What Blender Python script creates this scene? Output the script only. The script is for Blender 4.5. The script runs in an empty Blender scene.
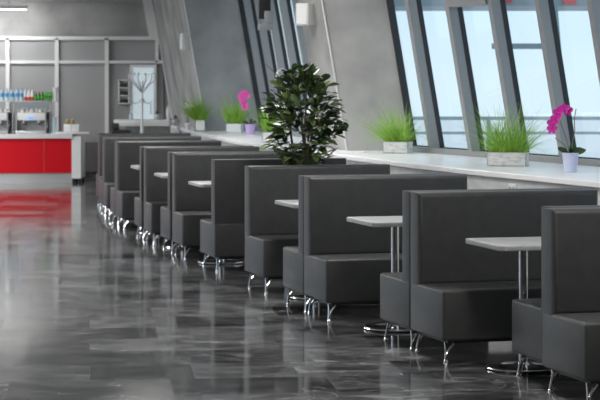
import bpy, bmesh, math, random
from mathutils import Vector, Matrix
random.seed(7)
PI = math.pi
SC = bpy.context.scene
COL = SC.collection
F, H, HY = 2000.0, 1.69, 82.0      # focal length (px of a 600 px frame), eye height, horizon row

# ------------------------------------------------------------------ materials
def mat(name, col=(.5,.5,.5), rough=.5, metal=0.0, spec=.5, emit=None, estr=0.0, trans=0.0, coat=0.0):
    m = bpy.data.materials.new(name); m.use_nodes = True
    b = m.node_tree.nodes['Principled BSDF']
    b.inputs['Base Color'].default_value = (*col, 1)
    b.inputs['Roughness'].default_value = rough
    b.inputs['Metallic'].default_value = metal
    b.inputs['Specular IOR Level'].default_value = spec
    b.inputs['Transmission Weight'].default_value = trans
    b.inputs['Coat Weight'].default_value = coat
    if emit:
        b.inputs['Emission Color'].default_value = (*emit, 1)
        b.inputs['Emission Strength'].default_value = estr
    return m
def N(m, t): return m.node_tree.nodes.new(t)
def L(m, a, b): m.node_tree.links.new(a, b)
def noisy(m, c1, c2, scale=5, detail=6, stretch=(1,1,1), lo=.35, hi=.65, bump=0.0, bscale=None):
    b = m.node_tree.nodes['Principled BSDF']
    tc = N(m,'ShaderNodeTexCoord'); mp = N(m,'ShaderNodeMapping'); mp.inputs['Scale'].default_value = stretch
    L(m, tc.outputs['Object'], mp.inputs['Vector'])
    n = N(m,'ShaderNodeTexNoise'); n.inputs['Scale'].default_value = scale; n.inputs['Detail'].default_value = detail
    L(m, mp.outputs[0], n.inputs['Vector'])
    r = N(m,'ShaderNodeValToRGB')
    r.color_ramp.elements[0].position = lo; r.color_ramp.elements[0].color = (*c1,1)
    r.color_ramp.elements[1].position = hi; r.color_ramp.elements[1].color = (*c2,1)
    L(m, n.outputs['Fac'], r.inputs['Fac']); L(m, r.outputs['Color'], b.inputs['Base Color'])
    if bump:
        n2 = N(m,'ShaderNodeTexNoise'); n2.inputs['Scale'].default_value = bscale or scale*6
        L(m, mp.outputs[0], n2.inputs['Vector'])
        bp = N(m,'ShaderNodeBump'); bp.inputs['Strength'].default_value = bump; bp.inputs['Distance'].default_value = .01
        L(m, n2.outputs['Fac'], bp.inputs['Height']); L(m, bp.outputs[0], b.inputs['Normal'])
    return m
def g(v): return (v, v, v)

M = {}
M['leather'] = noisy(mat('grey leatherette', rough=.45, spec=.35), g(.052), g(.061), 14, 3, bump=.12, bscale=220)
M['piping'] = mat('seam', (.06,.06,.06), .6)
M['chrome'] = mat('chrome', (.82,.82,.83), .12, 1.0)
M['steel'] = mat('brushed steel', (.62,.63,.64), .4, .85)
M['table'] = noisy(mat('light laminate', rough=.4), g(.36), g(.42), 30, 4)
M['concrete'] = noisy(mat('concrete', rough=.85, spec=.2), (.28,.278,.272), (.50,.495,.485), 1.5, 10, (1,1,1), .30, .70, .05, 14)
M['ceil'] = mat('ceiling paint', (.55,.55,.55), .9)
M['ledge'] = noisy(mat('white ledge top', rough=.3), g(.84), g(.90), 3, 3)
M['fascia'] = noisy(mat('grey fascia board', rough=.6), g(.52), g(.62), 6, 5, (1,1,4))
M['alu'] = mat('grey aluminium', (.30,.305,.31), .5, .2)
M['darkframe'] = mat('black gasket', (.018,.02,.022), .5)
M['white'] = mat('white paint', (.78,.78,.77), .5)
M['whitegloss'] = mat('white gloss', (.82,.82,.82), .25)
M['panel'] = mat('grey partition panel', (.36,.36,.362), .5)
M['darkwall'] = mat('dark wall paint', (.10,.10,.10), .8)
M['paneldark'] = noisy(mat('dark wainscot', rough=.5), g(.15), g(.19), 6, 3, (1,1,.2))
M['red'] = mat('red lacquer', (.68,.002,.012), .5, spec=.25)
M['black'] = mat('black plastic', (.02,.02,.02), .4)
M['outlet'] = mat('outlet plastic', (.72,.72,.72), .4)
M['soil'] = noisy(mat('soil', rough=.95), (.03,.02,.012), (.07,.05,.03), 60)
M['bark'] = noisy(mat('bark', rough=.9), (.10,.085,.065), (.20,.17,.13), 40)
M['magenta'] = mat('orchid petal', (.62,.015,.36), .5)
M['pinkpale'] = mat('pale orchid petal', (.72,.08,.42), .5)
M['whiteflower'] = mat('white petal', (.8,.76,.7), .6)
M['orchidleaf'] = mat('orchid leaf', (.03,.07,.02), .35)
M['orchidstem'] = mat('orchid stem', (.16,.14,.10), .6)
M['potblue'] = mat('pale lavender pot', (.60,.64,.84), .3)
M['potlilac'] = mat('lilac pot', (.55,.42,.72), .35)
M['stonepot'] = noisy(mat('whitewashed pot', rough=.6), g(.55), g(.78), 12, 5, (1,1,3), .35, .55)
M['bluecap'] = mat('blue label', (.10,.36,.66), .4)
M['clearb'] = mat('pale blue bottle', (.55,.72,.82), .2)
M['green'] = mat('green label', (.06,.42,.05), .4)
M['olive'] = mat('olive glass', (.10,.16,.03), .2)
M['redlab'] = mat('red label', (.6,.08,.05), .4)
M['paper'] = mat('white paper', (.85,.85,.87), .7)
M['gold'] = mat('amber jar', (.42,.30,.10), .3)
M['display'] = mat('lit blue display', (.05,.2,.6), .3, emit=(.1,.35,1), estr=.8)
M['lamp'] = mat('lamp diffuser', (.9,.9,.9), .5, emit=(1,.98,.95), estr=5)
M['frost'] = mat('frosted daylight door pane', (.7,.8,.84), .3, emit=(.72,.88,.95), estr=.22)  # slight glow stands in for daylight behind the door
M['terrace'] = noisy(mat('terrace concrete', rough=.9), g(.75), g(.85), 2)
M['extpaint'] = mat('pale outdoor panel', (.9,.92,.93), .6)
M['extgrey'] = mat('blue grey outdoor steel', (.22,.27,.30), .5)
M['extrail'] = mat('pale grey rail', (.42,.48,.50), .5)
M['extred'] = mat('red outdoor band', (.55,.06,.06), .5)

def glassmat():
    m = bpy.data.materials.new('window glass'); m.use_nodes = True; nt = m.node_tree; nt.nodes.clear()
    o = N(m,'ShaderNodeOutputMaterial'); mx = N(m,'ShaderNodeMixShader'); t = N(m,'ShaderNodeBsdfTransparent')
    t.inputs[0].default_value = (.90,.96,.99,1); gl = N(m,'ShaderNodeBsdfGlossy'); gl.inputs['Roughness'].default_value = .02
    fr = N(m,'ShaderNodeFresnel'); fr.inputs[0].default_value = 1.35
    ge = N(m,'ShaderNodeNewGeometry'); sb = N(m,'ShaderNodeMath'); sb.operation='SUBTRACT'; sb.inputs[0].default_value=1; L(m, ge.outputs['Backfacing'], sb.inputs[1])
    ml = N(m,'ShaderNodeMath'); ml.operation='MULTIPLY'; L(m, fr.outputs[0], ml.inputs[0]); L(m, sb.outputs[0], ml.inputs[1])
    L(m, ml.outputs[0], mx.inputs[0]); L(m, t.outputs[0], mx.inputs[1]); L(m, gl.outputs[0], mx.inputs[2]); L(m, mx.outputs[0], o.inputs[0])
    return m
M['glass'] = glassmat()

def foliage(name, c1, c2, rough=.35, scale=9, sub=.0):
    m = mat(name, rough=rough); b = m.node_tree.nodes['Principled BSDF']
    at = N(m,'ShaderNodeAttribute'); at.attribute_name = 'leafcol'
    r = N(m,'ShaderNodeValToRGB'); r.color_ramp.elements[0].color = (*c1,1); r.color_ramp.elements[1].color = (*c2,1)
    L(m, at.outputs['Fac'], r.inputs[0]); L(m, r.outputs[0], b.inputs['Base Color'])
    return m
M['ficus'] = foliage('dark glossy leaf', (.018,.034,.012), (.20,.30,.09), .28)
M['grass'] = foliage('bright grass blade', (.15,.36,.03), (.46,.74,.11), .5)
M['grassfar'] = foliage('soft grass blade', (.16,.34,.04), (.44,.66,.12), .5)

# marble floor
def floor_mat():
    m = mat('polished marble tiles', rough=.12, spec=.5); b = m.node_tree.nodes['Principled BSDF']
    tc = N(m,'ShaderNodeTexCoord')
    mp = N(m,'ShaderNodeMapping'); mp.inputs['Rotation'].default_value = (0,0,math.radians(-6)); L(m, tc.outputs['Object'], mp.inputs[0])
    br = N(m,'ShaderNodeTexBrick'); br.offset = .5; br.squash=1.5; br.squash_frequency=2
    br.inputs['Color1'].default_value = (.0,.0,.0,1); br.inputs['Color2'].default_value = (1,1,1,1)
    br.inputs['Mortar'].default_value = (.5,.5,.5,1); br.inputs['Scale'].default_value = 1
    br.inputs['Mortar Size'].default_value = .003; br.inputs['Brick Width'].default_value = .6; br.inputs['Row Height'].default_value = .6
    L(m, mp.outputs[0], br.inputs[0])
    add = N(m,'ShaderNodeVectorMath'); add.operation='MULTIPLY_ADD'
    L(m, br.outputs['Color'], add.inputs[0]); add.inputs[1].default_value=(17,9,5)
    st = N(m,'ShaderNodeMapping'); st.inputs['Rotation'].default_value=(0,0,.5); st.inputs['Scale'].default_value=(1.5,2.4,1); L(m, mp.outputs[0], st.inputs[0]); L(m, st.outputs[0], add.inputs[2])
    n1 = N(m,'ShaderNodeTexNoise'); n1.inputs['Scale'].default_value=2.3; n1.inputs['Detail'].default_value=10; n1.inputs['Roughness'].default_value=.66; n1.inputs['Distortion'].default_value=.3
    L(m, add.outputs[0], n1.inputs['Vector'])
    r1 = N(m,'ShaderNodeValToRGB'); e=r1.color_ramp.elements
    e[0].position=.36; e[0].color=(.022,.022,.023,1); e[1].position=.68; e[1].color=(.21,.21,.21,1)
    e2=r1.color_ramp.elements.new(.5); e2.color=(.066,.066,.067,1)
    L(m, n1.outputs['Fac'], r1.inputs[0])
    sc = N(m,'ShaderNodeMix'); sc.data_type='RGBA'; sc.blend_type='MULTIPLY'; sc.inputs[0].default_value=1
    tone = N(m,'ShaderNodeMapRange'); tone.inputs[3].default_value=.6; tone.inputs[4].default_value=2.0
    L(m, br.outputs['Color'], tone.inputs[0]); L(m, r1.outputs[0], sc.inputs[6]); L(m, tone.outputs[0], sc.inputs[7])
    n2 = N(m,'ShaderNodeTexNoise'); n2.inputs['Scale'].default_value=.9; n2.inputs['Detail'].default_value=4; n2.inputs['Distortion'].default_value=.8
    L(m, add.outputs[0], n2.inputs['Vector'])
    r2 = N(m,'ShaderNodeValToRGB'); e=r2.color_ramp.elements
    e[0].position=.488; e[0].color=(0,0,0,1); e[1].position=.512; e[1].color=(0,0,0,1); e3=e.new(.5); e3.color=(1,1,1,1)
    L(m, n2.outputs['Fac'], r2.inputs[0])
    mx = N(m,'ShaderNodeMix'); mx.data_type='RGBA'; L(m, r2.outputs[0], mx.inputs[0]); L(m, sc.outputs[2], mx.inputs[6]); mx.inputs[7].default_value=(.27,.27,.27,1)
    mo = N(m,'ShaderNodeMix'); mo.data_type='RGBA'; L(m, br.outputs['Fac'], mo.inputs[0]); L(m, mx.outputs[2], mo.inputs[6]); mo.inputs[7].default_value=(.2,.2,.2,1)
    L(m, mo.outputs[2], b.inputs['Base Color'])
    # each tile polished a little differently
    rr = N(m,'ShaderNodeMapRange'); rr.inputs[3].default_value=.07; rr.inputs[4].default_value=.14
    L(m, br.outputs['Color'], rr.inputs[0]); L(m, rr.outputs[0], b.inputs['Roughness'])
    return m
M['floor'] = floor_mat()

# ------------------------------------------------------------------ mesh helpers
class MB:
    def __init__(s): s.bm = bmesh.new()
    def _merge(s, b2, mtx=None):
        if mtx is not None: bmesh.ops.transform(b2, matrix=mtx, verts=b2.verts)
        me = bpy.data.meshes.new('tmp'); b2.to_mesh(me); b2.free(); s.bm.from_mesh(me); bpy.data.meshes.remove(me); return s
    def box(s, x0,x1,y0,y1,z0,z1, bev=0, seg=2, mtx=None):
        b = bmesh.new(); bmesh.ops.create_cube(b, size=1)
        for v in b.verts:
            v.co = Vector(((x0+x1)/2+v.co.x*(x1-x0), (y0+y1)/2+v.co.y*(y1-y0), (z0+z1)/2+v.co.z*(z1-z0)))
        if bev: bmesh.ops.bevel(b, geom=list(b.edges), offset=bev, segments=seg, profile=.5, affect='EDGES')
        return s._merge(b, mtx)
    def tube(s, pts, rads, n=10, caps=True):
        b = bmesh.new(); pts=[Vector(p) for p in pts]
        if not isinstance(rads,(list,tuple)): rads=[rads]*len(pts)
        rings=[]; up=None
        for i,p in enumerate(pts):
            d=(pts[min(i+1,len(pts)-1)]-pts[max(i-1,0)]).normalized()
            if up is None: up = Vector((1,0,0)) if abs(d.x)<.9 else Vector((0,1,0))
            a=(up-d*up.dot(d)).normalized(); c=d.cross(a); up=a
            rings.append([b.verts.new(p+(a*math.cos(2*PI*k/n)+c*math.sin(2*PI*k/n))*rads[i]) for k in range(n)])
        for i in range(len(rings)-1):
            for k in range(n): b.faces.new((rings[i][k],rings[i][(k+1)%n],rings[i+1][(k+1)%n],rings[i+1][k]))
        if caps: b.faces.new(list(reversed(rings[0]))); b.faces.new(rings[-1])
        return s._merge(b)
    def lathe(s, prof, n=24, loc=(0,0,0)):
        b = bmesh.new(); rings=[]
        for r,z in prof:
            rings.append([b.verts.new((loc[0]+max(r,1e-4)*math.cos(2*PI*k/n), loc[1]+max(r,1e-4)*math.sin(2*PI*k/n), loc[2]+z)) for k in range(n)])
        for i in range(len(rings)-1):
            for k in range(n): b.faces.new((rings[i][k],rings[i][(k+1)%n],rings[i+1][(k+1)%n],rings[i+1][k]))
        b.faces.new(list(reversed(rings[0]))); b.faces.new(rings[-1])
        return s._merge(b)
    def prism(s, poly, z0, z1, bev=0, seg=2, top=None):
        b = bmesh.new(); lo=[b.verts.new((p[0],p[1],z0)) for p in poly]; hi=[b.verts.new((p[0],p[1],z1)) for p in (top or poly)]
        n=len(poly); b.faces.new(list(reversed(lo))); b.faces.new(hi)
        for i in range(n): b.faces.new((lo[i],lo[(i+1)%n],hi[(i+1)%n],hi[i]))
        bmesh.ops.recalc_face_normals(b, faces=b.faces)
        if bev: bmesh.ops.bevel(b, geom=list(b.edges), offset=bev, segments=seg, profile=.5, affect='EDGES')
        return s._merge(b)
    def build(s, name, material, parent=None, loc=(0,0,0), rz=0, smooth=True):
        me = bpy.data.meshes.new(name); bmesh.ops.recalc_face_normals(s.bm, faces=s.bm.faces)
        s.bm.to_mesh(me); s.bm.free(); me.materials.append(material)
        if smooth:
            for p in me.polygons: p.use_smooth = True
            me.set_sharp_from_angle(angle=math.radians(38))
        o = bpy.data.objects.new(name, me); COL.objects.link(o); o.location=loc; o.rotation_euler=(0,0,rz)
        if parent: o.parent = parent
        return o
def tag(o, label=None, cat=None, group=None, kind=None):
    if label: o['label']=label
    if cat: o['category']=cat
    if group: o['group']=group
    if kind: o['kind']=kind
    return o
def thing(name, label, cat, loc=(0,0,0), rz=0, group=None):
    o = bpy.data.objects.new(name, None); o.empty_display_size=.05; COL.objects.link(o)
    o.location=loc; o.rotation_euler=(0,0,rz); return tag(o,label,cat,group)
def copy_tree(o, parent=None):
    c=o.copy(); COL.objects.link(c)
    if parent: c.parent=parent
    for ch in list(o.children): copy_tree(ch, c)
    return c
def dup(o, loc, rz, label):
    c=copy_tree(o); c.location=loc; c.rotation_euler=(0,0,rz); c['label']=label; return c
def struct(mb, name, m, smooth=False):
    o=mb.build(name, m, smooth=smooth); o['kind']='structure'; return o
def at(px, py, Y):    # a point of the world at distance Y seen at this pixel of the photograph
    return Vector(((px-300)*Y/F, Y, H-(py-HY)*Y/F))

# ------------------------------------------------------------------ the setting
YB = 35.9       # back wall
ZC = 3.16       # ceiling
ZL = .98        # ledge top
LEAN = .175
plan=[(-9,-3),(5.2,-3),(5.2,9.4),(4.15,13.2),(1.25,20.7),(1.0,22),(-.55,29.4),(-1.3,37),(-9,37)]
struct(MB().prism(plan,-.12,0), 'floor', M['floor'])
struct(MB().prism(plan,ZC,ZC+.15), 'ceiling', M['ceil'])
struct(MB().box(-9,5.2,-3.2,-3,0,ZC), 'wall_behind', M['darkwall'])  # unseen wall, added to keep light off the bench fronts
struct(MB().box(4.9,5.2,-3,9.4,0,ZC), 'wall_right_near', M['darkwall'])
# ledge outline on plan: front edge, from the back of the room towards the viewer
front = [(-2.47,35.9),(-2.20,33.8),(-1.93,31.7),(-1.64,29.6),(-1.26,27.0),(-.82,24.4),(-.34,22.1),(.30,19.86),(.86,17.85),(1.33,16.35),(2.13,14.2),(3.05,11.8),(4.0,9.4)]
WA,WB = Vector((1.075,20.60)), Vector((3.92,13.2))          # near bay window line (at ledge height)
CA,CC = Vector((.50,20.72)), Vector((.25,21.55))           # column corners on the aisle side
WC,WD = Vector((.88,21.75)), Vector((-.65,29.25))          # far bay window line
CF,CG = Vector((-1.35,29.05)), Vector((-2.29,35.9))        # far column: near corner, where it meets the back wall
def leaned(p, z, nin):    # a plan point pushed inward with height
    return Vector((p[0]+nin[0]*LEAN*(z-ZL), p[1]+nin[1]*LEAN*(z-ZL), z))
NN = Vector((-.945,-.33)); NC=Vector((-.965,-.26)); NF=Vector((-.98,-.2))
ZT = ZC+.05
def lean_prism(name, m, poly, nin, z0=ZL-.03, z1=ZT, nin_list=None):
    nl = nin_list or [nin]*len(poly)
    lo=[leaned(p,z0,n) for p,n in zip(poly,nl)]; hi=[leaned(p,z1,n) for p,n in zip(poly,nl)]
    mb=MB(); b=mb.bm
    vl=[b.verts.new(v) for v in lo]; vh=[b.verts.new(v) for v in hi]; n=len(poly)
    b.faces.new(list(reversed(vl))); b.faces.new(vh)
    for i in range(n): b.faces.new((vl[i],vl[(i+1)%n],vh[(i+1)%n],vh[i]))
    return struct(mb, name, m)
# concrete piers of the window wall
lean_prism('wall_right', M['concrete'], [tuple(CA),(WA.x+.076,WA.y+.026),(1.10,21.62),(WC.x,WC.y),tuple(CC)], NC)
lean_prism('wall_right_far', M['concrete'], [tuple(CF),(WD.x,WD.y),(-.3,29.3),(-1.2,37.0),(-2.4,37.0),tuple(CG)], NF)
# white edge beads on the pier corners
for i,(c,nn) in enumerate(((CA,NC),(CF,NF))):
    mb=MB(); p0=leaned((c.x-.012,c.y-.012),ZL,nn); p1=leaned((c.x-.012,c.y-.012),ZT,nn)
    mb.tube([p0,p1],.009,8); struct(mb,'trim_%d'%(i+1),M['outlet'])
# low wall under the ledge and the ledge top
def outer(): return [(4.0+1.6,9.4),(5.4,13.2),(2.6,19.5),(1.6,22.4),(.4,29.3),(-.4,35.9)]
fr_in=[(x+.03,y) for x,y in front]
struct(MB().prism(fr_in+[(p[0],p[1]) for p in [(5.0,9.4),(4.25,13.0),(1.45,20.4),(1.15,22.0),(-.4,29.2),(-1.5,35.9)]], 0, ZL-.045), 'wall_ledge', M['fascia'])
led=MB().prism(front+[(5.0,9.4),(4.25,13.0),(1.45,20.4),(1.15,22.0),(-.4,29.2),(-1.5,35.9)], ZL-.045, ZL, .006, 1).build('window_ledge', M['ledge'])
tag(led,'long curving white ledge under the slanted windows behind the benches','ledge')
# windows
def bay(p0, p1, nin, n, name, first, transom=(), cut=0.0):
    d=(p1-p0); ln=d.length; d.normalize(); nout=-nin
    edges=[0]+[(ln+cut)/n*(i+1)-cut for i in range(n)]
    fr=MB(); 
    def bar(c, w, d0, d1, mb, z0=ZL-.01, z1=ZT):
        # c: distance along; w: width along; from d0 to d1 outward
        pl=[]
        for (a,o) in ((c-w/2,d0),(c+w/2,d0),(c+w/2,d1),(c-w/2,d1)): pl.append(p0+d*a+nout*o)
        b=mb.bm; vl=[b.verts.new(leaned(p,z0,nin)) for p in pl]; vh=[b.verts.new(leaned(p,z1,nin)) for p in pl]
        b.faces.new(list(reversed(vl))); b.faces.new(vh)
        for i in range(4): b.faces.new((vl[i],vl[(i+1)%4],vh[(i+1)%4],vh[i]))
    k=first
    for i in range(n):
        root=MB(); dk=MB(); gl=MB()
        c0,c1=edges[i],edges[i+1]; step=c1-c0
        bar(c1, .08, 0, .09, root)
        bar((c0+c1)/2, step, -.03, .09, root, ZL-.01, ZL+.05)
        o=root.build('window_%d'%k, M['alu'], smooth=False); o['kind']='structure'
        bar(c1, .088, .09, .14, dk); bar((c0+c1)/2, step-.09, .09, .14, dk, ZL+.04, ZL+.06)
        if i==0: bar(c0+.015,.03,.07,.14,dk)
        dk.build('window_frame', M['darkframe'], o, smooth=False)
        if i in transom:
            tr=MB(); bar((c0+c1)/2, step-.08, -.02, .1, tr, 2.40, 2.62); tr.build('transom', M['alu'], o, smooth=False)
        bar((c0+c1)/2, step-.09, .120, .128, gl, ZL+.055)
        gl.build('window_pane', M['glass'], o, smooth=False)
        k+=1
    return k
k=bay(WA, WB, NN, 9, 'near', 1, transom=(2,), cut=.26)
k=bay(WD, WC, NF, 9, 'far', k)

# back wall, partition
struct(MB().box(-9,-1.0,YB,YB+.3,0,ZC+.1), 'wall_back', M['concrete'])
def X(px,Y): return (px-300)*Y/F
def Z(py,Y): return H-(py-HY)*Y/F
yp=YB-.12
pt=Z(38,yp); pr=Z(62,yp)
struct(MB().box(-8.9,X(107,yp),yp,YB-.01,Z(141,yp),pt-.02), 'wall_partition', M['panel'])
struct(MB().box(-8.9,X(107,yp),yp-.015,YB-.01,.08,Z(141,yp)), 'wall_wainscot', M['paneldark'])
struct(MB().box(X(107,yp),X(163,yp),yp+.06,YB-.005,0,pt-.02), 'wall_partition_right', M['panel'])
fm=MB()
for px in (-60,8,57,107): fm.box(X(px,yp)-.034,X(px,yp)+.034,yp-.05,yp+.04,0 if px==107 else Z(141,yp),pt)
fm.box(X(-140,yp),X(162,yp),yp-.05,yp+.04,pt-.035,pt+.03)
fm.box(X(-140,yp),X(166,yp),yp-.045,yp+.03,pr-.026,pr+.026)
fm.box(X(157,yp)-.03,X(157,yp)+.03,yp-.045,yp+.04,pr,pt)
struct(fm,'trim_3',M['white'])
struct(MB().box(X(64,yp)-.9,X(107,yp),yp-.02,yp-.005,Z(141,yp)-.02,Z(141,yp)+.02),'trim_4',M['panel'])
# leaning white post and column at the end of the partition
mb=MB(); 
def slab(mb, a, b, w, dpt):   # leaning rectangular bar between two points, width w in x
    bb=mb.bm; vs=[]
    for p in (a,b):
        for dx,dy in ((-w/2,-dpt/2),(w/2,-dpt/2),(w/2,dpt/2),(-w/2,dpt/2)): vs.append(bb.verts.new((p.x+dx,p.y+dy,p.z)))
    bb.faces.new(vs[3::-1]); bb.faces.new(vs[4:])
    for i in range(4): bb.faces.new((vs[i],vs[(i+1)%4],vs[4+(i+1)%4],vs[4+i]))
slab(mb, at(174,128,yp-.1), at(160,38,yp-.1), .06,.08); struct(mb,'trim_5',M['white'])
mb=MB(); a=at(157,38,yp); b=at(150,-1,yp); slab(mb,a,b,.27,.16); struct(mb,'trim_6',M['white'])
struct(MB().box(-8.9,X(143,yp),YB-.08,YB-.01,Z(3,YB),ZC), 'trim_7', M['panel'])
# unseen left wall: solid part dims near benches, piers with tall openings further on
wl=MB().box(-9,-8.7,-3,15,0,ZC+.05)
for y in (18,23,28,33): wl.box(-9,-8.7,y-.25,y+.25,0,ZC+.05)
wl.box(-9,-8.7,36,37,0,ZC+.05).box(-9,-8.7,15,36,0,.3)
struct(wl,'wall_left',M['concrete'])

# glazed door and pass-through behind the counter
yd=yp-.02
def framebox(mb, x0,x1,z0,z1,y0,y1,t):
    mb.box(x0,x0+t,y0,y1,z0,z1); mb.box(x1-t,x1,y0,y1,z0,z1); mb.box(x0+t,x1-t,y0,y1,z1-t,z1); return mb
x0,x1=X(130,yd),X(156.5,yd)
dr=framebox(MB(),x0,x1,0,Z(64.5,yd),yd-.03,yd+.07,.05); d_o=struct(dr,'door_1',M['whitegloss'])
MB().box(x0+.05,x1-.05,yd,yd+.03,.02,Z(64.5,yd)-.05).build('door_pane',M['frost'],d_o,smooth=False)
MB().box(x0+.07,x1-.07,yd-.012,yd,1.0,1.03).build('door_rail',M['white'],d_o)
MB().tube([(x1-.10,yd-.05,1.12),(x1-.10,yd-.05,1.3)],.012).tube([(x1-.10,yd-.05,1.13),(x1-.10,yd,1.13)],.008).tube([(x1-.10,yd-.05,1.29),(x1-.10,yd,1.29)],.008).build('door_handle',M['chrome'],d_o)
# wall rack with three cubbies
Yw=yp+.03
xa,xb,za,zb=X(119.5,Yw),X(129.5,Yw),Z(104,Yw),Z(79.5,Yw)
rk=thing('wall_rack','small white wall rack with three dark cubbies left of the glazed door','rack',((xa+xb)/2,Yw+.03,za))
w=(xb-xa)/2; h=zb-za; dp=.16
mb=MB().box(-w,w,-.01,.0,0,h)
for s in (-1,1): mb.box(s*w-.012,s*w+.012,-dp,0,0,h)
for i in range(4): mb.box(-w,w,-dp,0,i*(h-.02)/3,i*(h-.02)/3+.02)
mb.build('rack_frame',M['whitegloss'],rk,smooth=False)
for i in range(3):
    z=i*(h-.02)/3+.02
    MB().box(-w+.018,w-.018,-dp+.02,-.012,z+.002,z+.07,.006).build('black_box',M['black'],rk)

# ------------------------------------------------------------------ benches
BW=1.225; BD=.595
def make_bench(label):
    r=thing('lounge_bench',label,'bench',group='grey lounge benches in the curving row')
    # seat block, rounded; the back upright stands on its rear edge; faces -y
    MB().box(-BW/2,BW/2,-BD,-.002,.13,.437,.018,3).build('seat',M['leather'],r)
    bk=MB().box(-BW/2,BW/2,-.165,-.003,.425,1.0)
    bm=bk.bm
    big=[e for e in bm.edges if (e.verts[0].co.y<-.1 and e.verts[1].co.y<-.1)]
    bmesh.ops.bevel(bm, geom=big, offset=.032, segments=4, profile=.5, affect='EDGES')
    small=[e for e in bm.edges if (e.verts[0].co.y>-.004 and e.verts[1].co.y>-.004)]
    bmesh.ops.bevel(bm, geom=small, offset=.010, segments=2, profile=.5, affect='EDGES')
    bk.build('backrest',M['leather'],r)
    MB().box(-BW/2+.05,BW/2-.05,-BD+.05,-.05,.112,.132).build('base_board',M['black'],r)
    for sx in (-1,1):
        for fy,sy in ((-BD+.045,-1),(-.055,1)):
            px=sx*(BW/2-.045); l=MB()
            foot=Vector((px+sx*.012,fy+sy*.006,.0))
            l.lathe([(.015,0),(.015,.005),(.011,.011),(.009,.02)],12,tuple(foot))
            for (tx,ty) in ((-sx*.048,0),(-sx*.008,-sy*.03)):
                l.tube([foot+Vector((0,0,.008)), foot+Vector((tx*.05,ty*.05,.035)), foot+Vector((tx*.35,ty*.35,.07)), foot+Vector((tx*.8,ty*.8,.098)), foot+Vector((tx,ty,.115))],[.011,.009,.0075,.0075,.009],8)
            l.build('leg',M['chrome'],r)
    return r
# (rear aisle-end corner of the bench, turn in degrees, facing N = the viewer / F = away, label)
benches=[
 (1.323,10.96,15.5,'N','nearest grey bench of all, cut off by the right edge, seat toward the viewer'),
 (1.379,10.99,15.5,'F','grey bench facing away, its back against the nearest bench at the right edge'),
 (.690,12.58,16.5,'N','second nearest grey bench facing the viewer, behind the nearest table'),
 (.690,12.58,16.5,'F','grey bench facing away, back to back with the second nearest viewer-facing bench'),
 (.025,14.66,15.5,'N','grey bench facing the viewer across the second nearest table, third from the right edge'),
 (.025,14.66,15.5,'F','grey bench facing away just in front of the leafy plant, beside the third nearest table'),
 (-.46,16.50,16.5,'N','grey bench directly in front of the dark leafy plant, facing the viewer'),
 (-.757,17.75,15.8,'F','grey bench just behind the dark leafy plant, turned away and showing its plain rear'),
 (-1.252,19.55,13.2,'N','grey bench facing the viewer, across a table from the bench that shows its plain rear'),
 (-1.279,19.66,13.2,'F','grey bench facing away, a dark slot behind its back, fourth table from the far end'),
 (-1.655,21.15,12,'N','grey bench facing the viewer beyond the second farthest table, dark slot behind its back'),
 (-1.690,21.29,12,'F','grey bench facing away beside the farthest visible table, dark slot behind its back'),
 (-2.15,23.35,11.8,'N','grey bench facing the viewer just beyond the farthest visible table'),
 (-2.15,23.35,11.8,'F','grey bench facing away just behind the bench at the farthest visible table'),
 (-2.475,25.15,10,'N','second last viewer-facing grey bench at the far end of the row'),
 (-2.475,25.15,10,'F','grey bench facing away, back against the second last viewer-facing bench'),
 (-2.70,26.80,9,'N','last viewer-facing grey bench at the far end, in front of the coat stand'),
 (-2.70,26.80,9,'F','very last grey bench of the row, facing away toward the coat stand'),
]
proto=None
for (x,y,a,fc,lab) in benches:
    t=math.radians(a); c=(x+BW/2*math.cos(t), y+BW/2*math.sin(t), 0)
    rz=t if fc=='N' else t+PI
    if proto is None: proto=make_bench(lab); proto.location=c; proto.rotation_euler=(0,0,rz)
    else: dup(proto,c,rz,lab)

# ------------------------------------------------------------------ tables
def make_table(label):
    r=thing('pedestal_table',label,'table',group='pale pedestal tables between the benches')
    s=.31; q=.26; c=.03
    poly=[(-q+c,-s),(q-c,-s),(q,-s+c),(q,s-c),(q-c,s),(-q+c,s),(-q,s-c),(-q,-s+c)]
    MB().prism(poly,.722,.752,.004,2).build('tabletop',M['table'],r)
    MB().lathe([(.028,.02),(.028,.70),(.09,.705),(.09,.722)],28).build('pole',M['chrome'],r)
    MB().lathe([(.208,0),(.218,.004),(.222,.011),(.218,.018),(.208,.022),(.19,.020),(.06,.028),(.045,.04),(.03,.045)],48).build('base',M['chrome'],r)
    return r
tabs=[(1.315,11.78,15,'nearest pale square table with a chrome pole, at the lower right'),
 (.65,13.69,16,'second nearest pale table with a chrome pole, in the middle of the right half'),
 (.125,15.67,16,'third nearest pale table, partly hidden in front of the leafy plant'),
 (-.735,18.70,14.5,'fourth nearest pale table, between the bench showing its rear and the next one beyond'),
 (-1.19,20.44,13,'pale table second from the far end, showing only its aisle corner'),
 (-1.60,22.35,12,'farthest visible pale table, a small bright corner between dark benches')]
tp=None
for x,y,a,lab in tabs:
    if tp is None: tp=make_table(lab); tp.location=(x,y,0); tp.rotation_euler=(0,0,math.radians(a))
    else: dup(tp,(x,y,0),math.radians(a),lab)

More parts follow.
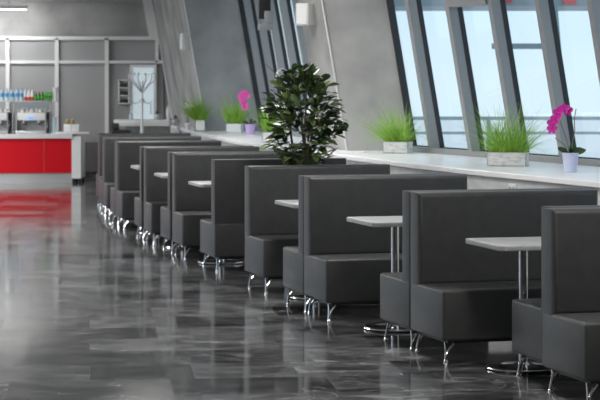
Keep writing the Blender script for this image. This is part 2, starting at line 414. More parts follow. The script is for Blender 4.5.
# ------------------------------------------------------------------ foliage helpers
def leafmesh(leaves, name, material, parent, loc=(0,0,0)):
    """leaves: list of (base, direction, up, length, width, tone, droop)"""
    verts=[]; faces=[]; cols=[]
    for (p,d,u,ln,wd,tone,droop) in leaves:
        d=d.normalized(); s=d.cross(u).normalized(); n=s.cross(d).normalized()
        i0=len(verts); prof=((0,.10),(.25,.62),(.55,1.0),(.82,.82),(1,.08))
        for t,w in prof:
            cpt=p+d*ln*t - Vector((0,0,1))*droop*ln*t*t
            verts += [cpt-s*wd*w/2+n*wd*.16*w, cpt, cpt+s*wd*w/2+n*wd*.16*w]
        for j in range(4):
            a=i0+3*j; faces += [(a,a+1,a+4,a+3),(a+1,a+2,a+5,a+4)]
        cols += [tone]*15
    me=bpy.data.meshes.new(name); me.from_pydata([tuple(v) for v in verts],[],faces); me.materials.append(material)
    at_=me.attributes.new('leafcol','FLOAT','POINT')
    for i,c in enumerate(cols): at_.data[i].value=c
    for p in me.polygons: p.use_smooth=True
    o=bpy.data.objects.new(name,me); COL.objects.link(o); o.location=loc
    if parent: o.parent=parent
    return o
def rnd(a,b): return random.uniform(a,b)

# large leafy plant between the benches
PX,PY=.03,17.12
pl=thing('potted_rubber_plant','tall bushy dark green plant with glossy leaves standing among the benches','plant',(PX,PY,0),0)
MB().lathe([(.15,0),(.19,.30),(.20,.36),(.185,.36),(.18,.33)],32).build('pot',M['alu'],pl)
MB().lathe([(.178,.318),(.178,.335)],24).build('soil',M['soil'],pl)
trunks=[]
for i in range(5):
    a=2*PI*i/5+.4; r0=.06; bx,by=r0*math.cos(a),r0*math.sin(a)*.8
    tx=[.02,-.13,.16,.07,-.07][i]; 
    pts=[(bx,by,.33)]+[(bx+tx*t+rnd(-.015,.015),by*(1+t),.33+1.3*t) for t in (.25,.5,.75,1)]
    trunks.append(pts); MB().tube(pts,[.016,.014,.012,.009,.005],8).build('stem',M['bark'],pl)
lv=[]
cz=1.40; RX,RZ=.375,.43
cnt=0
while cnt<640:
    v=Vector((random.gauss(0,1),random.gauss(0,1),random.gauss(0,1))).normalized(); rr=rnd(.25,1.0)**.5
    sq=1/max(abs(v.x)**3+abs(v.z)**3,.35)**(1/3)     # fuller, boxier crown
    sq=min(sq,1.18)
    tp=1-.30*max(0,v.z)**1.5
    p=Vector((v.x*RX*rr*sq*tp,v.y*RX*.8*rr,cz+v.z*RZ*rr*sq))
    lump=.88+.14*math.sin(5.1*v.x+2.3)*math.cos(6.3*v.z+1.1)
    p=Vector((p.x*lump,p.y*lump,cz+(p.z-cz)*(.93+.07*lump)))
    if p.z<1.08 and abs(p.x)>.24: continue
    out=Vector((v.x,v.y,v.z*.3+.25)).normalized()
    d=(out+Vector((rnd(-.7,.7),rnd(-.7,.7),rnd(-.45,.55)))).normalized()
    tone=random.random()**2.2
    ln=rnd(.09,.15)
    lv.append((p-d*ln*.5,d,Vector((rnd(-.5,.5),rnd(-.9,.2),1)),ln,ln*rnd(.38,.50),tone,rnd(.0,.25)))
    cnt+=1
# low sprigs near the benches' top
for i in range(46):
    a=rnd(0,2*PI); b=Vector((rnd(-.17,.12),rnd(-.12,.12),rnd(.88,1.02)))
    d=Vector((math.cos(a)*.8,math.sin(a)*.8,rnd(.3,1.2)))
    lv.append((b,d,Vector((0,0,1)),rnd(.09,.14),rnd(.035,.05),rnd(.3,1),.15))
leafmesh(lv,'foliage',M['ficus'],pl)
bq=MB()
for i in range(40):
    t=random.choice(trunks)[random.choice((2,3,4))]; a=rnd(0,2*PI)
    e=Vector(t)+Vector((math.cos(a)*rnd(.1,.24),math.sin(a)*rnd(.1,.22),rnd(.05,.25)))
    bq.tube([t,(Vector(t)+e)/2+Vector((0,0,.015)),e],[.006,.005,.003],5)
bq.build('branches',M['bark'],pl)

# grass planters on the ledge
def blades(n, sx, sy, z0, hmin, hmax, spread, wind=0, windy=0):
    out=[]
    for i in range(n):
        bx,by=rnd(-sx,sx),rnd(-sy,sy); a=rnd(0,2*PI)
        k=rnd(.1,1)**.8*spread; hgt=rnd(hmin,hmax)*(1.1-.35*k/max(spread,.01)); 
        out.append((Vector((bx,by,z0)),Vector((math.cos(a)*k+bx*2+wind,math.sin(a)*k*(.8 if windy==0 else .3)+by*2+windy,1)),Vector((math.cos(a),math.sin(a),.1)),hgt*rnd(.9,1.25),rnd(.004,.0065),random.random(),rnd(.15,.75)*k+.03))
    return out
def grassmesh(bl, material, parent):
    verts=[];faces=[];cols=[]
    for (p,d,u,ln,wd,tone,droop) in bl:
        d=d.normalized(); s=Vector((rnd(-1,1),rnd(-.6,.6),0)).normalized(); i0=len(verts); n=6
        outw=Vector((d.x,d.y,0))
        for j in range(n):
            t=j/(n-1); c=p+d*ln*t+outw*ln*.35*t*t-Vector((0,0,1))*droop*ln*1.0*t**2.3
            c.z=max(c.z,.012); w=wd*(1-t**1.7)+.0008; verts += [c-s*w/2,c+s*w/2]
        for j in range(n-1): a=i0+2*j; faces.append((a,a+1,a+3,a+2))
        cols += [tone]*(2*n)
    me=bpy.data.meshes.new('grass'); me.from_pydata([tuple(v) for v in verts],[],faces); me.materials.append(material)
    at_=me.attributes.new('leafcol','FLOAT','POINT')
    for i,c in enumerate(cols): at_.data[i].value=c
    o=bpy.data.objects.new('grass',me); COL.objects.link(o); o.parent=parent; return o
def planter(label, px0, px1, pyb, pyt, rz, n, hmin, hmax, spread, depth=.15, potmat='stonepot', wind=0, windy=0):
    # the box: from px0 to px1 at its foot row pyb (foot on the ledge), rim at pyt
    Y=F*(H-ZL)/(pyb-HY); x=X((px0+px1)/2,Y); wpx=(px1-px0)*Y/F; h=(pyb-pyt)*Y/F*.96
    r=thing('grass_planter',label,'planter',(x,Y+depth/2,ZL),rz,group='white planters with grass on the window ledge')
    w=wpx*.90/2; t=.012
    mb=MB(); mb.box(-w,w,-depth/2,depth/2,0,.012)
    mb.box(-w,w,-depth/2,-depth/2+t,0,h); mb.box(-w,w,depth/2-t,depth/2,0,h); mb.box(-w,-w+t,-depth/2,depth/2,0,h); mb.box(w-t,w,-depth/2,depth/2,0,h)
    mb.build('planter_box',M[potmat],r,smooth=False)
    MB().box(-w+t,w-t,-depth/2+t,depth/2-t,.012,h-.015).build('soil',M['soil'],r,smooth=False)
    grassmesh(blades(n,w*.8,depth*.35,h-.02,hmin,hmax,spread,wind,windy),M['grass'],r)
    return r
planter('large white planter of long arching grass, left of the near magenta orchid',487,531,166.5,152,math.radians(-14),520,.26,.52,1.2,.17)
planter('white planter of bushy grass where the concrete pier meets the first window',384,413,153.5,141.5,math.radians(-20),480,.29,.50,1.2,.17,wind=-.3)
planter('white planter of bright grass beside the far pink orchid',226,243,132.8,123.5,math.radians(-8),460,.28,.46,.8,.18,'whitegloss')
planter('farthest white planter of yellow-green grass with a pale flower, on the ledge',194,206,131.3,120,0,520,.28,.52,1.0,.15,'whitegloss',wind=-.25,windy=-.45)
planter('white planter of grass half hidden behind the tall leafy plant',262,282,143,132,math.radians(-10),300,.26,.40,.4,.16,'whitegloss')

# pale flower tied to the farthest planter
Yf=F*(H-ZL)/(129.8-HY)
fl=thing('white_flower_pot','small pale flower in a dark-centred white cup before the farthest grass planter','flower pot',(X(187.5,Yf),Yf+.02,ZL))
MB().lathe([(.03,0),(.045,.10),(.04,.10)],16).build('pot',M['whitegloss'],fl)
MB().tube([(0,0,.08),(.01,-.01,.22),(.02,-.02,.34)],.004,6).build('stem',M['orchidstem'],fl)
bl=[]
for i in range(12):
    a=2*PI*i/12; c=Vector((.02+.04*(i%3-1),-.03,.34+.02*(i%2)))
    bl.append((c,Vector((math.cos(a),-.3,math.sin(a))),Vector((0,-1,0)),.05,.035,.5,0))
leafmesh(bl,'flower',M['whiteflower'],fl)

# orchids
def flower(leaves, c, s, face=Vector((-.3,-1,.1))):
    face=face.normalized(); a=face.cross(Vector((0,0,1))).normalized(); b=a.cross(face)
    for i in range(5):
        t=2*PI*i/5+PI/2; d=a*math.cos(t)+b*math.sin(t)+face*.15
        leaves.append((c,d,face,s,s*(.95 if i in (1,4) else .6),rnd(.2,1),.0))
    leaves.append((c,face-Vector((0,0,.8)),face,s*.5,s*.4,1,.0))
def orchid(label, px, pyb, potmat, petal, potd, poth, stempts, blooms, size, leafs):
    Y=F*(H-ZL)/(pyb-HY); r=thing('potted_orchid',label,'orchid',(X(px,Y),Y+potd/2,ZL),group='orchids on the window ledge')
    MB().lathe([(potd*.40,0),(potd*.5,poth*.9),(potd*.53,poth*.92),(potd*.53,poth),(potd*.47,poth),(potd*.46,poth*.9)],28).build('pot',M[potmat],r)
    MB().lathe([(potd*.455,poth*.86),(potd*.455,poth*.9)],20).build('soil',M['soil'],r)
    for sp in stempts: MB().tube(sp,.0035,6).build('stem',M['orchidstem'],r)
    for (a,ln,up) in leafs:
        leafmesh([(Vector((0,0,poth*.85)),Vector((math.cos(a),math.sin(a)*.5,up)),Vector((.2,-1,.35)),ln,ln*.36,.5,.15)],'leaf',M['orchidleaf'],r)
    for c in blooms:
        lv=[]; flower(lv,Vector(c),size); leafmesh(lv,'flower',M[petal],r)
u=.0078
orchid('near magenta orchid in a pale lavender pot, at the right end of the ledge',571.5,172.8,'potblue','magenta',.125,.155,
  [[(0,0,.12),(-.03,0,.26),(-.075,-.01,.38),(-.10,-.02,.47),(-.09,-.03,.52)],[(0,0,.12),(.02,0,.25),(.035,0,.33),(.03,0,.42),(.045,.0,.50)],[(0,0,.12),(-.05,0,.22),(-.12,.0,.27)]],
  [(-.145,-.02,.385),(-.12,-.03,.42),(-.10,-.03,.47),(-.055,-.04,.50),(-.145,-.02,.34),(-.025,-.04,.485)],.046,
  [(.2,.12,.9),(2.9,.13,.8),(1.2,.13,1.6),(4.6,.10,.6),(-.3,.14,.55)])
orchid('far pink orchid in a lilac pot, left of the tall leafy plant',250,134.6,'potlilac','pinkpale',.135,.14,
  [[(0,0,.12),(-.02,0,.26),(-.07,-.01,.40),(-.11,-.02,.50),(-.09,-.03,.56)]],
  [(-.12,-.02,.52),(-.08,-.03,.56),(-.10,-.03,.47),(-.04,-.04,.53),(-.075,-.02,.42),(-.07,-.02,.37)],.055,
  [(.2,.13,.9),(2.9,.13,.8),(1.3,.12,1.5)])

# thin white slab standing in for a gleam on the ledge beside the pier
tag(MB().box(-.16,.16,-.05,.05,0,.012,.003,1).build('ledge_gleam',M['paper'],loc=(.50,20.1,ZL),rz=math.radians(-15)),'thin white slab standing in for a gleam on the ledge by the concrete pier','paper')

# gooseneck lamp behind the plant
gy=22.6; gx=X(279.5,gy)+.03
gl_=thing('gooseneck_lamp','white arched lamp neck peeping out behind the tall leafy plant','lamp',(gx,gy,ZL))
MB().lathe([(.06,0),(.06,.015),(.015,.02)],24).build('base',M['whitegloss'],gl_)
top=Z(75,gy)-ZL; R=.062
MB().tube([(R,0,.01),(R,0,top*.5),(R,0,top)]+[(R*math.cos(a),0,top+R*math.sin(a)) for a in [PI*i/8 for i in range(1,9)]]+[(-R,0,top-.05)],.013,10).build('neck',M['whitegloss'],gl_)
MB().lathe([(.014,0),(.022,-.02),(.024,-.07),(.02,-.07)],16,(-R,0,top-.04)).build('lamp_head',M['whitegloss'],gl_)

# outlets along the low wall
def front_at(y):
    for (a,b) in zip(front,front[1:]):
        if b[1]<=y<=a[1]:
            t=(y-a[1])/(b[1]-a[1]); dx,dy=(b[0]-a[0]),(b[1]-a[1]); return a[0]+(b[0]-a[0])*t, math.atan2(dy,dx)
ow=None
for i,y in enumerate((15.55,18.3,21.6,23.9,26.4,28.9)):
    xx,ang=front_at(y)
    labs=['pale socket plate on the low wall under the large grass planter','pale socket plate on the low wall under the grass planter by the pier','pale socket plate on the low wall just right of the leafy plant','pale socket plate on the low wall beneath the far pink orchid','pale socket plate on the low wall under the second farthest planter','farthest pale socket plate on the low wall under the ledge']
    if ow is None:
        ow=thing('wall_socket',labs[0],'socket',group='sockets on the low wall under the ledge')
        MB().box(-.06,.06,0,.010,-.04,.04,.004,2).build('plate',M['outlet'],ow)
        for s in (-1,1): MB().lathe([(.018,0),(.018,.003)],14).build('socket_hole',M['panel'],ow,loc=(s*.03,.0105,0)).rotation_euler=(-PI/2,0,0)
        c=ow
    else: c=dup(ow,(0,0,0),0,labs[i])
    # the face normal points to the aisle
    c.location=(xx+.03-.001,y,.86); c.rotation_euler=(0,0,ang+PI)
    nx,ny=-math.sin(ang+PI),math.cos(ang+PI)
    if nx>0: c.rotation_euler=(0,0,ang)

# wall speakers on the piers
def speaker(label, px, py, Y, w, h, rz):
    p=at(px,py,Y); r=thing('wall_speaker',label,'speaker',tuple(p),rz,group='box speakers on the concrete piers')
    MB().box(-w/2,w/2,-.09,.09,-h/2,h/2,.012,3).build('cabinet',M['white'],r)
    MB().box(-w/2+.012,w/2-.012,-.098,-.088,-h/2+.012,h/2-.012,.004,1).build('grille',M['whitegloss'],r)
    MB().tube([(0,.08,-.02),(.02,.17,-.02),(.10,.24,-.02)],.014,8).build('bracket',M['alu'],r)
    return r
speaker('white box speaker on the concrete pier above the tall leafy plant',306,14.5,21.0,.15,.235,math.radians(-30))
speaker('small box speaker high on the farthest concrete pier',187,41.5,29.2,.10,.24,math.radians(-62))

# dark bracket with grey foot hanging in the far window bay
Yb=25.0
br=thing('hanging_window_actuator','dark bracket hanging from the ceiling before the far blue windows','bracket',tuple(at(266,-5,Yb)))
z1=ZC-at(0,-5,Yb).z
MB().box(-.09,.06,-.05,.05,-.30,z1,.008).build('arm',M['black'],br)
MB().box(-.02,.10,-.08,.08,-.38,-.20,.01).build('bracket_foot',M['alu'],br)
MB().box(-.10,.10,-.09,.06,-.44,-.36,.01).build('end_cap',M['alu'],br)

# ------------------------------------------------------------------ coat stand
cy=29.6; cx=X(142,cy); ct=Z(73,cy)
cs=thing('coat_stand','grey metal coat stand with curled hooks behind the last bench','coat stand',(cx,cy,0))
MB().lathe([(.17,0),(.17,.015),(.05,.03),(.03,.05)],28).build('base',M['steel'],cs)
MB().tube([(0,0,.03),(0,0,1.05)],.026,12).tube([(0,0,1.0),(0,0,ct-.12)],.016,10).build('pole',M['steel'],cs)
for i in range(6):
    a=2*PI*i/6+.3; ca,sa=math.cos(a),math.sin(a)*.9
    pts=[(0,0,ct-.30),(.05*ca,.05*sa,ct-.24),(.11*ca,.11*sa,ct-.17),(.17*ca,.17*sa,ct-.13),(.205*ca,.205*sa,ct-.08),(.20*ca,.20*sa,ct-.02),(.165*ca,.165*sa,ct),(.145*ca,.145*sa,ct-.03)]
    MB().tube(pts,.009,6).build('hook',M['steel'],cs)
for i in range(4):
    a=2*PI*i/4+.2; ca,sa=math.cos(a),math.sin(a)
    pts=[(0,0,ct-.36),(.05*ca,.05*sa,ct-.44),(.12*ca,.12*sa,ct-.45),(.15*ca,.15*sa,ct-.41)]
    MB().tube(pts,.008,6).build('lower_hook',M['steel'],cs)

# ------------------------------------------------------------------ white side counter at the far end
sy=31.6; zt=Z(119.5,sy)
sc=thing('side_counter','white topped counter at the far end before the glazed door','counter',(X(143,sy),sy,0))
hw=(X(171,sy)-X(116,sy))/2
MB().box(-hw,hw,-.30,.30,zt-.10,zt,.006).build('countertop',M['whitegloss'],sc)
MB().box(-hw+.18,hw-.02,-.25,.27,.06,zt-.10).build('cabinet',M['paneldark'],sc)
MB().box(-hw+.2,hw-.04,-.22,.25,0,.06).build('plinth',M['black'],sc)
def pot_item(name,label,cat,px,w,h,m,y=sy-.05,prof=None,lid=None,zz=None,grp=None):
    r=thing(name,label,cat,(X(px,y),y,zt if zz is None else zz),group=grp)
    MB().lathe(prof or [(w*.42,0),(w*.5,h*.1),(w*.5,h*.75),(w*.35,h*.9),(w*.2,h)],20).build('body',M[m],r)
    if lid: MB().lathe([(w*.3,h),(w*.3,h+.015),(w*.08,h+.025),(w*.08,h+.045)],16).build('lid',M[lid],r)
    return r
k1=pot_item('steel_jug','steel jug on the side counter at the foot of the glazed door','jug',157,.085,.10,'steel',lid='black')
MB().tube([(.035,0,.08),(.075,0,.08),(.075,0,.03),(.04,0,.02)],.006,6).build('handle',M['steel'],k1)
pot_item('white_bottle','tall white bottle standing on the side counter','bottle',168,.05,.22,'paper',prof=[(.024,0),(.026,.01),(.026,.16),(.012,.19),(.012,.22)])
yk=32.6
k2=pot_item('steel_kettle','steel kettle with black lid at the far end of the ledge','kettle',175.5,.12,.13,'steel',y=yk,lid='black',zz=ZL)
MB().tube([(-.05,0,.10),(-.085,0,.12),(-.09,0,.06),(-.05,0,.03)],.008,6).build('handle',M['black'],k2)
MB().tube([(.05,0,.07),(.08,0,.11)],[.014,.008],8).build('spout',M['steel'],k2)
pot_item('water_glass','small pale glass at the left end of the side counter','glass',131,.055,.10,'clearb')
# black stool beside the counter
ss=30.9; st=thing('bar_stool','black padded bar stool at the left end of the white side counter','stool',(X(121,ss),ss,0))
MB().box(-.14,.14,-.15,.15,.90,.955,.02,3).build('seat',M['black'],st)
MB().box(-.14,-.10,-.13,.13,.955,1.05,.012,2).box(-.14,-.02,-.14,-.10,.955,1.06,.012,2).build('backrest',M['black'],st)
for sx in (-1,1):
    for s2 in (-1,1): MB().tube([(sx*.10,s2*.11,.91),(sx*.15,s2*.16,0)],.012,8).build('leg',M['steel'],st)
MB().tube([(-.13,-.14,.3),(.13,-.14,.3),(.13,.14,.3),(-.13,.14,.3),(-.13,-.14,.3)],.008,6).build('footrest',M['steel'],st)

# ------------------------------------------------------------------ red bar counter
by=33.6
ct_z=Z(134,by)
xr=X(71.5,by); xe=X(81,by)
bar=thing('bar_counter','curved red fronted bar counter with a white top at the far left','counter',(xr,by,0))
def arc(x): # gentle bow of the front towards the viewer
    t=(x+1.9)/1.9; return -.16*(1-t*t)
xs=[-3.8+3.8*i/20 for i in range(21)]
fp=[(x,arc(x)) for x in xs]
MB().prism(fp+[(0,.62),(-3.8,.62)],Z(173,by),ct_z-.05).build('front_panel',M['red'],bar,smooth=True)
MB().prism([(x,arc(x)+.05) for x in xs]+[(-.02,.6),(-3.8,.6)],.0,Z(173,by)).build('kick_plate',M['steel'],bar,smooth=True)
MB().prism([(x,arc(x)-.05) for x in xs]+[(.02,-.05),(.05,.66),(-3.8,.66)],ct_z-.075,ct_z,.006,1).build('countertop',M['whitegloss'],bar,smooth=False)
MB().box(.005,xe-xr,-.02,.62,.07,ct_z-.04).build('end_panel',M['whitegloss'],bar,smooth=False)
for dx in (.03,.14): 
    for dy in (.05,.5): MB().lathe([(.018,0),(.018,.07)],10,(dx,dy,0)).build('foot',M['black'],bar)
for q in (-3.1,-2.2,-1.3,-.45): MB().box(q-.004,q+.004,arc(q)-.006,arc(q)+.01,Z(173,by)+.01,ct_z-.08).build('panel_joint',M['redlab'],bar)
MB().box(-.28,X(89,by)-xr,-.02,.5,ct_z+.003,ct_z+.032,.004).build('serving_shelf',M['whitegloss'],bar)
zc=ct_z
# coffee machines
def coffee(label,px0,px1):
    y=by+.25; w=(X(px1,y)-X(px0,y))/2; r=thing('coffee_machine',label,'coffee machine',((X(px0,y)+X(px1,y))/2,y,zc),group='espresso machines on the red bar')
    h=.36
    MB().box(-w,w,.0,.30,.03,h,.012).build('body',M['steel'],r)
    MB().box(-w,w,-.16,.02,h*.62,h,.02).build('head',M['whitegloss'],r)
    MB().box(-w,w,-.18,.02,0,.05,.008).build('drip_tray',M['steel'],r)
    for s in (-1,1): MB().box(s*(w-.012)-.012,s*(w-.012)+.012,-.17,.25,0,h,.004).build('side_panel',M['alu'],r)
    MB().box(-w*.85,w*.85,-.001,.004,.05,h*.6).build('splash_plate',M['alu'],r)
    for s in (-.5,.5):
        gd=MB().lathe([(.032,h*.5),(.032,h*.62)],16,(s*w,-.09,0)).build('group_head',M['steel'],r)
        MB().tube([(s*w,-.09,h*.5),(s*w+.02,-.2,h*.46)],[.012,.014],8).build('portafilter',M['black'],gd)
    MB().box(-.05,.05,-.168,-.158,h*.70,h*.78).build('display',M['display'],r)
    MB().tube([(-w,-.14,h+.045),(w,-.14,h+.045)],.006,6).tube([(-w,.27,h+.045),(w,.27,h+.045)],.006,6).tube([(-w+.01,-.14,h),(-w+.01,-.14,h+.045)],.005,6).tube([(w-.01,-.14,h),(w-.01,-.14,h+.045)],.005,6).build('cup_rail',M['chrome'],r)
    MB().tube([(w+.015,-.1,h*.7),(w+.02,-.14,h*.4),(w+.01,-.14,.12)],.006,6).build('steam_wand',M['chrome'],r)
    return r,y,h
_,ym,hm=coffee('steel espresso machine with white cups on top, next to the shelf end',17,47.5)
coffee('steel espresso machine cut off by the left edge of the photo',-22,9.5)
cup=None
for i,(px,dy) in enumerate(((23,0),(27,.08),(32,0),(36,.07),(41,0),(45,.08),(1,0),(6,.06))):
    lab=('white cup upside down on the espresso machine beside the shelf end' if i<6 else 'white cup upside down on the espresso machine at the left edge')
    if cup is None:
        cup=tag(MB().lathe([(.036,0),(.038,.01),(.030,.045),(.018,.058),(.018,.064)],18).build('coffee_cup',M['whitegloss']),lab,'cup','cups on the espresso machine by the shelf end'); c=cup
    else: c=cup.copy(); COL.objects.link(c); c['label']=lab; c['group']='cups on the espresso machine by the shelf end' if i<6 else 'cups on the left espresso machine'
    c.location=(X(px,ym),ym-.04+dy,zc+hm+.001)
# bottle shelf over the machines
ysf=by+.32; zs=Z(100.5,ysf)
sh=thing('bottle_shelf','raised shelf above the espresso machines carrying drinks bottles','shelf',(X(18,ysf),ysf,zc))
hs=zs-zc; xl=X(-45,ysf)-X(18,ysf); xr2=X(51.5,ysf)-X(18,ysf)
MB().box(xl,xr2,-.12,.12,hs-.02,hs,.003).build('shelf_board',M['steel'],sh)
for xx in (xl+.05,X(-6,ysf)-X(18,ysf)-.16,X(13.5,ysf)-X(18,ysf),xr2-.02): MB().tube([(xx,.09,0),(xx,.09,hs-.01)],.011,10).build('post',M['steel'],sh)
MB().box(X(15,ysf)-X(18,ysf),X(49,ysf)-X(18,ysf),.095,.10,hs-.14,hs-.03).build('glass_guard',M['glass'],sh,smooth=False)
def bottle(kind):
    if kind=='water':
        b=MB().lathe([(.030,0),(.033,.01),(.033,.06)],14).lathe([(.033,.125),(.030,.15),(.013,.175),(.013,.19)],14).build('bottle_body',M['clearb'])
        r=thing('water_bottle','','bottle'); b.parent=r
        MB().lathe([(.034,.06),(.034,.125)],14).build('bottle_label',M['bluecap'],r); MB().lathe([(.015,.19),(.015,.205)],10).build('bottle_cap',M['bluecap'],r)
    elif kind=='white':
        r=thing('juice_bottle','','bottle'); MB().lathe([(.028,.06),(.03,.13),(.014,.165),(.014,.185)],14).build('bottle_body',M['paper'],r)
        MB().lathe([(.029,0),(.03,.005),(.03,.06)],14).build('bottle_label',M['redlab'],r)
    elif kind=='green':
        r=thing('green_carton','','carton'); MB().box(-.035,.035,-.03,.03,0,.14,.004).build('carton_body',M['green'],r); MB().box(-.03,.03,-.031,-.029,.04,.08).build('carton_label',M['olive'],r)
    else:
        r=thing('olive_bottle','','bottle'); MB().lathe([(.028,0),(.03,.01),(.03,.09),(.012,.125),(.012,.15)],14).build('bottle_body',M['olive'],r); MB().lathe([(.031,.03),(.031,.075)],14).build('bottle_label',M['green'],r)
    return r
rows=[('water',[-3,2,7,12,17,21.5],'blue-labelled water bottle in the row at the left end of the raised shelf','blue water bottles on the raised shelf'),
      ('white',[25.5,29,32.5],'white bottle with a red base between the blue and the green drinks','white and red bottles on the raised shelf'),
      ('olive',[35.5,38.8,42.2],'dark green bottle beside the white and red ones on the shelf','dark green bottles on the raised shelf'),
      ('green',[46.3,50.2],'bright green carton at the right end of the raised shelf','green cartons on the raised shelf')]
for kd,pxs,lab,grp in rows:
    p0=None
    for px in pxs:
        if p0 is None: p0=bottle(kd); o=p0
        else: o=copy_tree(p0)
        o['label']=lab; o['group']=grp; o.location=(X(px,ysf-.02),ysf-.02,zs+.001)
# paper cups standing at the end of the shelf / on the counter
tc=None
for i in range(2):
    lab=['tall flared stack of white paper cups at the shelf end','stack of clear cups on the bar right of the espresso machine'][i]
    r=thing('cup_stack',lab,'cup stack')
    if i==0:
        # stands on a slim holder from the counter
        MB().lathe([(.022,0),(.045,.20),(.05,.215),(.045,.21)],16).build('cups',M['paper'],r); r.location=(X(55.6,ysf),ysf,zs+.001)
    else:
        MB().lathe([(.045,0),(.032,.02),(.04,.1),(.034,.1),(.042,.2),(.036,.2),(.045,.28)],16).build('cups',M['clearb'],r); r.location=(X(54,by+.2),by+.2,zc)
MB().box(xr2-.01,xr2+.11,-.05,.05,hs-.02,hs,.003).build('end_bracket',M['steel'],sh)
# white box with jars
yj=by+.18
bxo=thing('white_storage_box','white box carrying small amber jars at the end of the bar top','box',(X(72,yj),yj,zc+.033))
hb=.13
MB().box(-.13,.13,-.10,.10,0,hb,.006).build('box_body',M['whitegloss'],bxo); MB().box(-.004,.004,-.103,-.10,.005,hb-.005).build('box_seam',M['panel'],bxo)
jr=None
for i,px in enumerate((67.5,72.5)):
    r=thing('amber_jar',['left amber jar on the white box at the bar end','right amber jar on the white box at the bar end'][i],'jar',(X(px,yj),yj,zc+.033+hb+.001),group='jars on the white box')
    MB().lathe([(.022,0),(.036,.015),(.038,.05),(.025,.07)],16).build('jar_body',M['gold'],r); MB().lathe([(.026,.07),(.026,.085)],14).build('lid',M['steel'],r)

# ------------------------------------------------------------------ lamps: the visible wall washer and added unseen fill lamps
def add_fill_lamp(name,label,x,y,lx,ly,power,group=None):  # unseen fill lamp, added to light the benches and bar
    r=thing(name,label,'lamp',(x,y,ZC),group=group)
    MB().box(-lx/2-.03,lx/2+.03,-ly/2-.03,ly/2+.03,-.05,0,.004).build('lamp_housing',M['white'],r)
    MB().box(-lx/2,lx/2,-ly/2,ly/2,-.062,-.05).build('lamp_diffuser',M['lamp'],r)
    l=bpy.data.lights.new('lamp_light','AREA'); l.shape='RECTANGLE'; l.size=lx; l.size_y=ly; l.energy=power; l.color=(1,.985,.96)
    o=bpy.data.objects.new('lamp_light',l); COL.objects.link(o); o.parent=r; o.location=(0,0,-.07)
    return r
Yl=35.0
r=thing('wall_washer_lamp','long white linear lamp near the ceiling at the upper left','lamp',(X(-25,Yl),Yl,ZC))
zz=Z(7.5,Yl)-ZC
MB().box(-.95,X(27,Yl)-X(-25,Yl),-.05,.05,zz-.03,zz+.03,.005).build('lamp_housing',M['whitegloss'],r)
for q in (-.7,.6): MB().tube([(q,0,zz),(q,0,0)],.008,8).build('hanger',M['alu'],r)
MB().box(-.93,X(27,Yl)-X(-25,Yl)-.02,-.04,.04,zz-.036,zz-.03).build('lamp_diffuser',M['lamp'],r)
l=bpy.data.lights.new('lamp_light','AREA'); l.shape='RECTANGLE'; l.size=1.8; l.size_y=.08; l.energy=22
o=bpy.data.objects.new('lamp_light',l); COL.objects.link(o); o.parent=r; o.location=(0,0,zz-.05); o.rotation_euler=(math.radians(35),0,0)
for i,(x,y,p) in enumerate(((-5.8,12.5,105),(-5.6,17,95),(-5.6,21.5,85),(-6.8,26,95),(-7.2,31,120),(2.2,3.0,14),(1.4,9.6,30),(.3,14.2,24),(-.7,19.0,24),(-1.9,24.4,24))):
    add_fill_lamp('fill_lamp','wide rectangular fill lamp, added out of view above the aisle and benches',x,y,.6,2.2,p,'added fill lamps above the aisle')

# ------------------------------------------------------------------ outdoors beyond the near windows
tag(MB().box(1.0,60,12,97,-.5,-.05).build('terrace',M['terrace'],smooth=False),kind='structure')
rl=thing('terrace_railing','pale grey horizontal railing on the terrace outside the windows','railing',(6,30,0))
MB().box(-6,14,-.05,.05,Z(120,30),Z(116.5,30)).build('handrail',M['extrail'],rl,smooth=False)
MB().box(-6,14,-.02,.02,Z(133,30)-.02,Z(133,30)+.02).build('lower_rail',M['extrail'],rl,smooth=False)
for q in range(9): MB().box(-5.5+q*2.3,-5.44+q*2.3,-.03,.03,-.05,Z(118,30)).build('rail_post',M['extrail'],rl,smooth=False)
Ye=27.0
ef=thing('outdoor_gantry','blue-grey outdoor steel frame seen through the windows at the right','frame',(X(556,Ye),Ye,0))
slab_m=MB(); slab(slab_m, at(563,118,Ye)-Vector(ef.location), at(552,-10,Ye)-Vector(ef.location), .10,.1); slab_m.build('post',M['extgrey'],ef,smooth=False)
MB().box(X(492,Ye)-X(556,Ye),-.03,-.05,.05,Z(49,Ye),Z(43.5,Ye)).build('beam',M['extgrey'],ef,smooth=False)
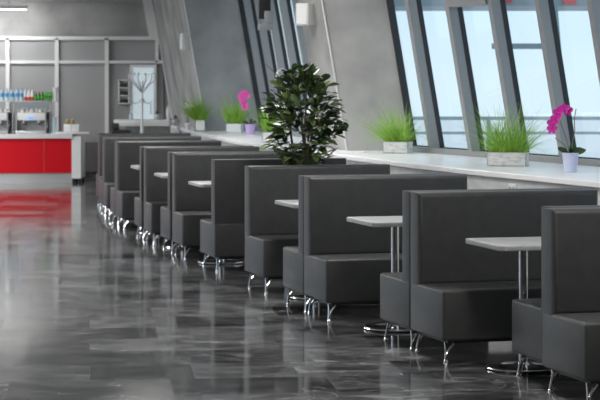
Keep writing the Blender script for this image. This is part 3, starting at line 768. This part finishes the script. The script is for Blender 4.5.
MB().tube([(.09,0,-.05),(.09,0,Z(118,Ye)+.05)],.06,8).build('pile',M['extgrey'],ef)
cn=thing('outdoor_canopy','dark grey roof canopy with a red band outside the windows','canopy',(5,29,0))
zq=Z(11,30)
MB().box(-5,16,-1,1,zq,zq+1.4).build('canopy_slab',M['extgrey'],cn,smooth=False)
MB().box(X(563,28)-5,X(576,28)-5,-1.03,-1,zq+.02,zq+.4).box(X(505,28)-5,X(512,28)-5,-1.03,-1,zq+.05,zq+.4).build('red_band',M['extred'],cn,smooth=False)
for q in (-4.5,13): MB().box(q,q+.25,.5,.75,-.05,zq).build('column',M['extpaint'],cn,smooth=False)

# ------------------------------------------------------------------ world, camera, view
wd=bpy.data.worlds.new('sky'); SC.world=wd; wd.use_nodes=True; nt=wd.node_tree
bg=nt.nodes['Background']; tcn=nt.nodes.new('ShaderNodeTexCoord'); sp=nt.nodes.new('ShaderNodeSeparateXYZ'); rp=nt.nodes.new('ShaderNodeValToRGB')
rp.color_ramp.elements[0].position=.0; rp.color_ramp.elements[0].color=(.84,.94,1,1)
rp.color_ramp.elements[1].position=.12; rp.color_ramp.elements[1].color=(.55,.78,1,1)
e=rp.color_ramp.elements.new(.5); e.color=(.85,.93,1,1)
nt.links.new(tcn.outputs['Generated'],sp.inputs[0]); nt.links.new(sp.outputs['Z'],rp.inputs[0]); nt.links.new(rp.outputs[0],bg.inputs[0])
bg.inputs[1].default_value=.75

cam=bpy.data.cameras.new('camera'); co=bpy.data.objects.new('camera',cam); COL.objects.link(co); SC.camera=co
co.location=(0,0,H); co.rotation_euler=(PI/2,0,0)
cam.sensor_width=36; cam.sensor_fit='HORIZONTAL'; cam.lens=36*F/600; cam.shift_x=0; cam.shift_y=-(200-HY)/600
cam.clip_end=300; cam.dof.use_dof=True; cam.dof.focus_distance=12.8; cam.dof.aperture_fstop=6.3
vs=SC.view_settings; vs.view_transform='Standard'; vs.look='None'; vs.gamma=1; vs.use_curve_mapping=False; vs.exposure=0.6
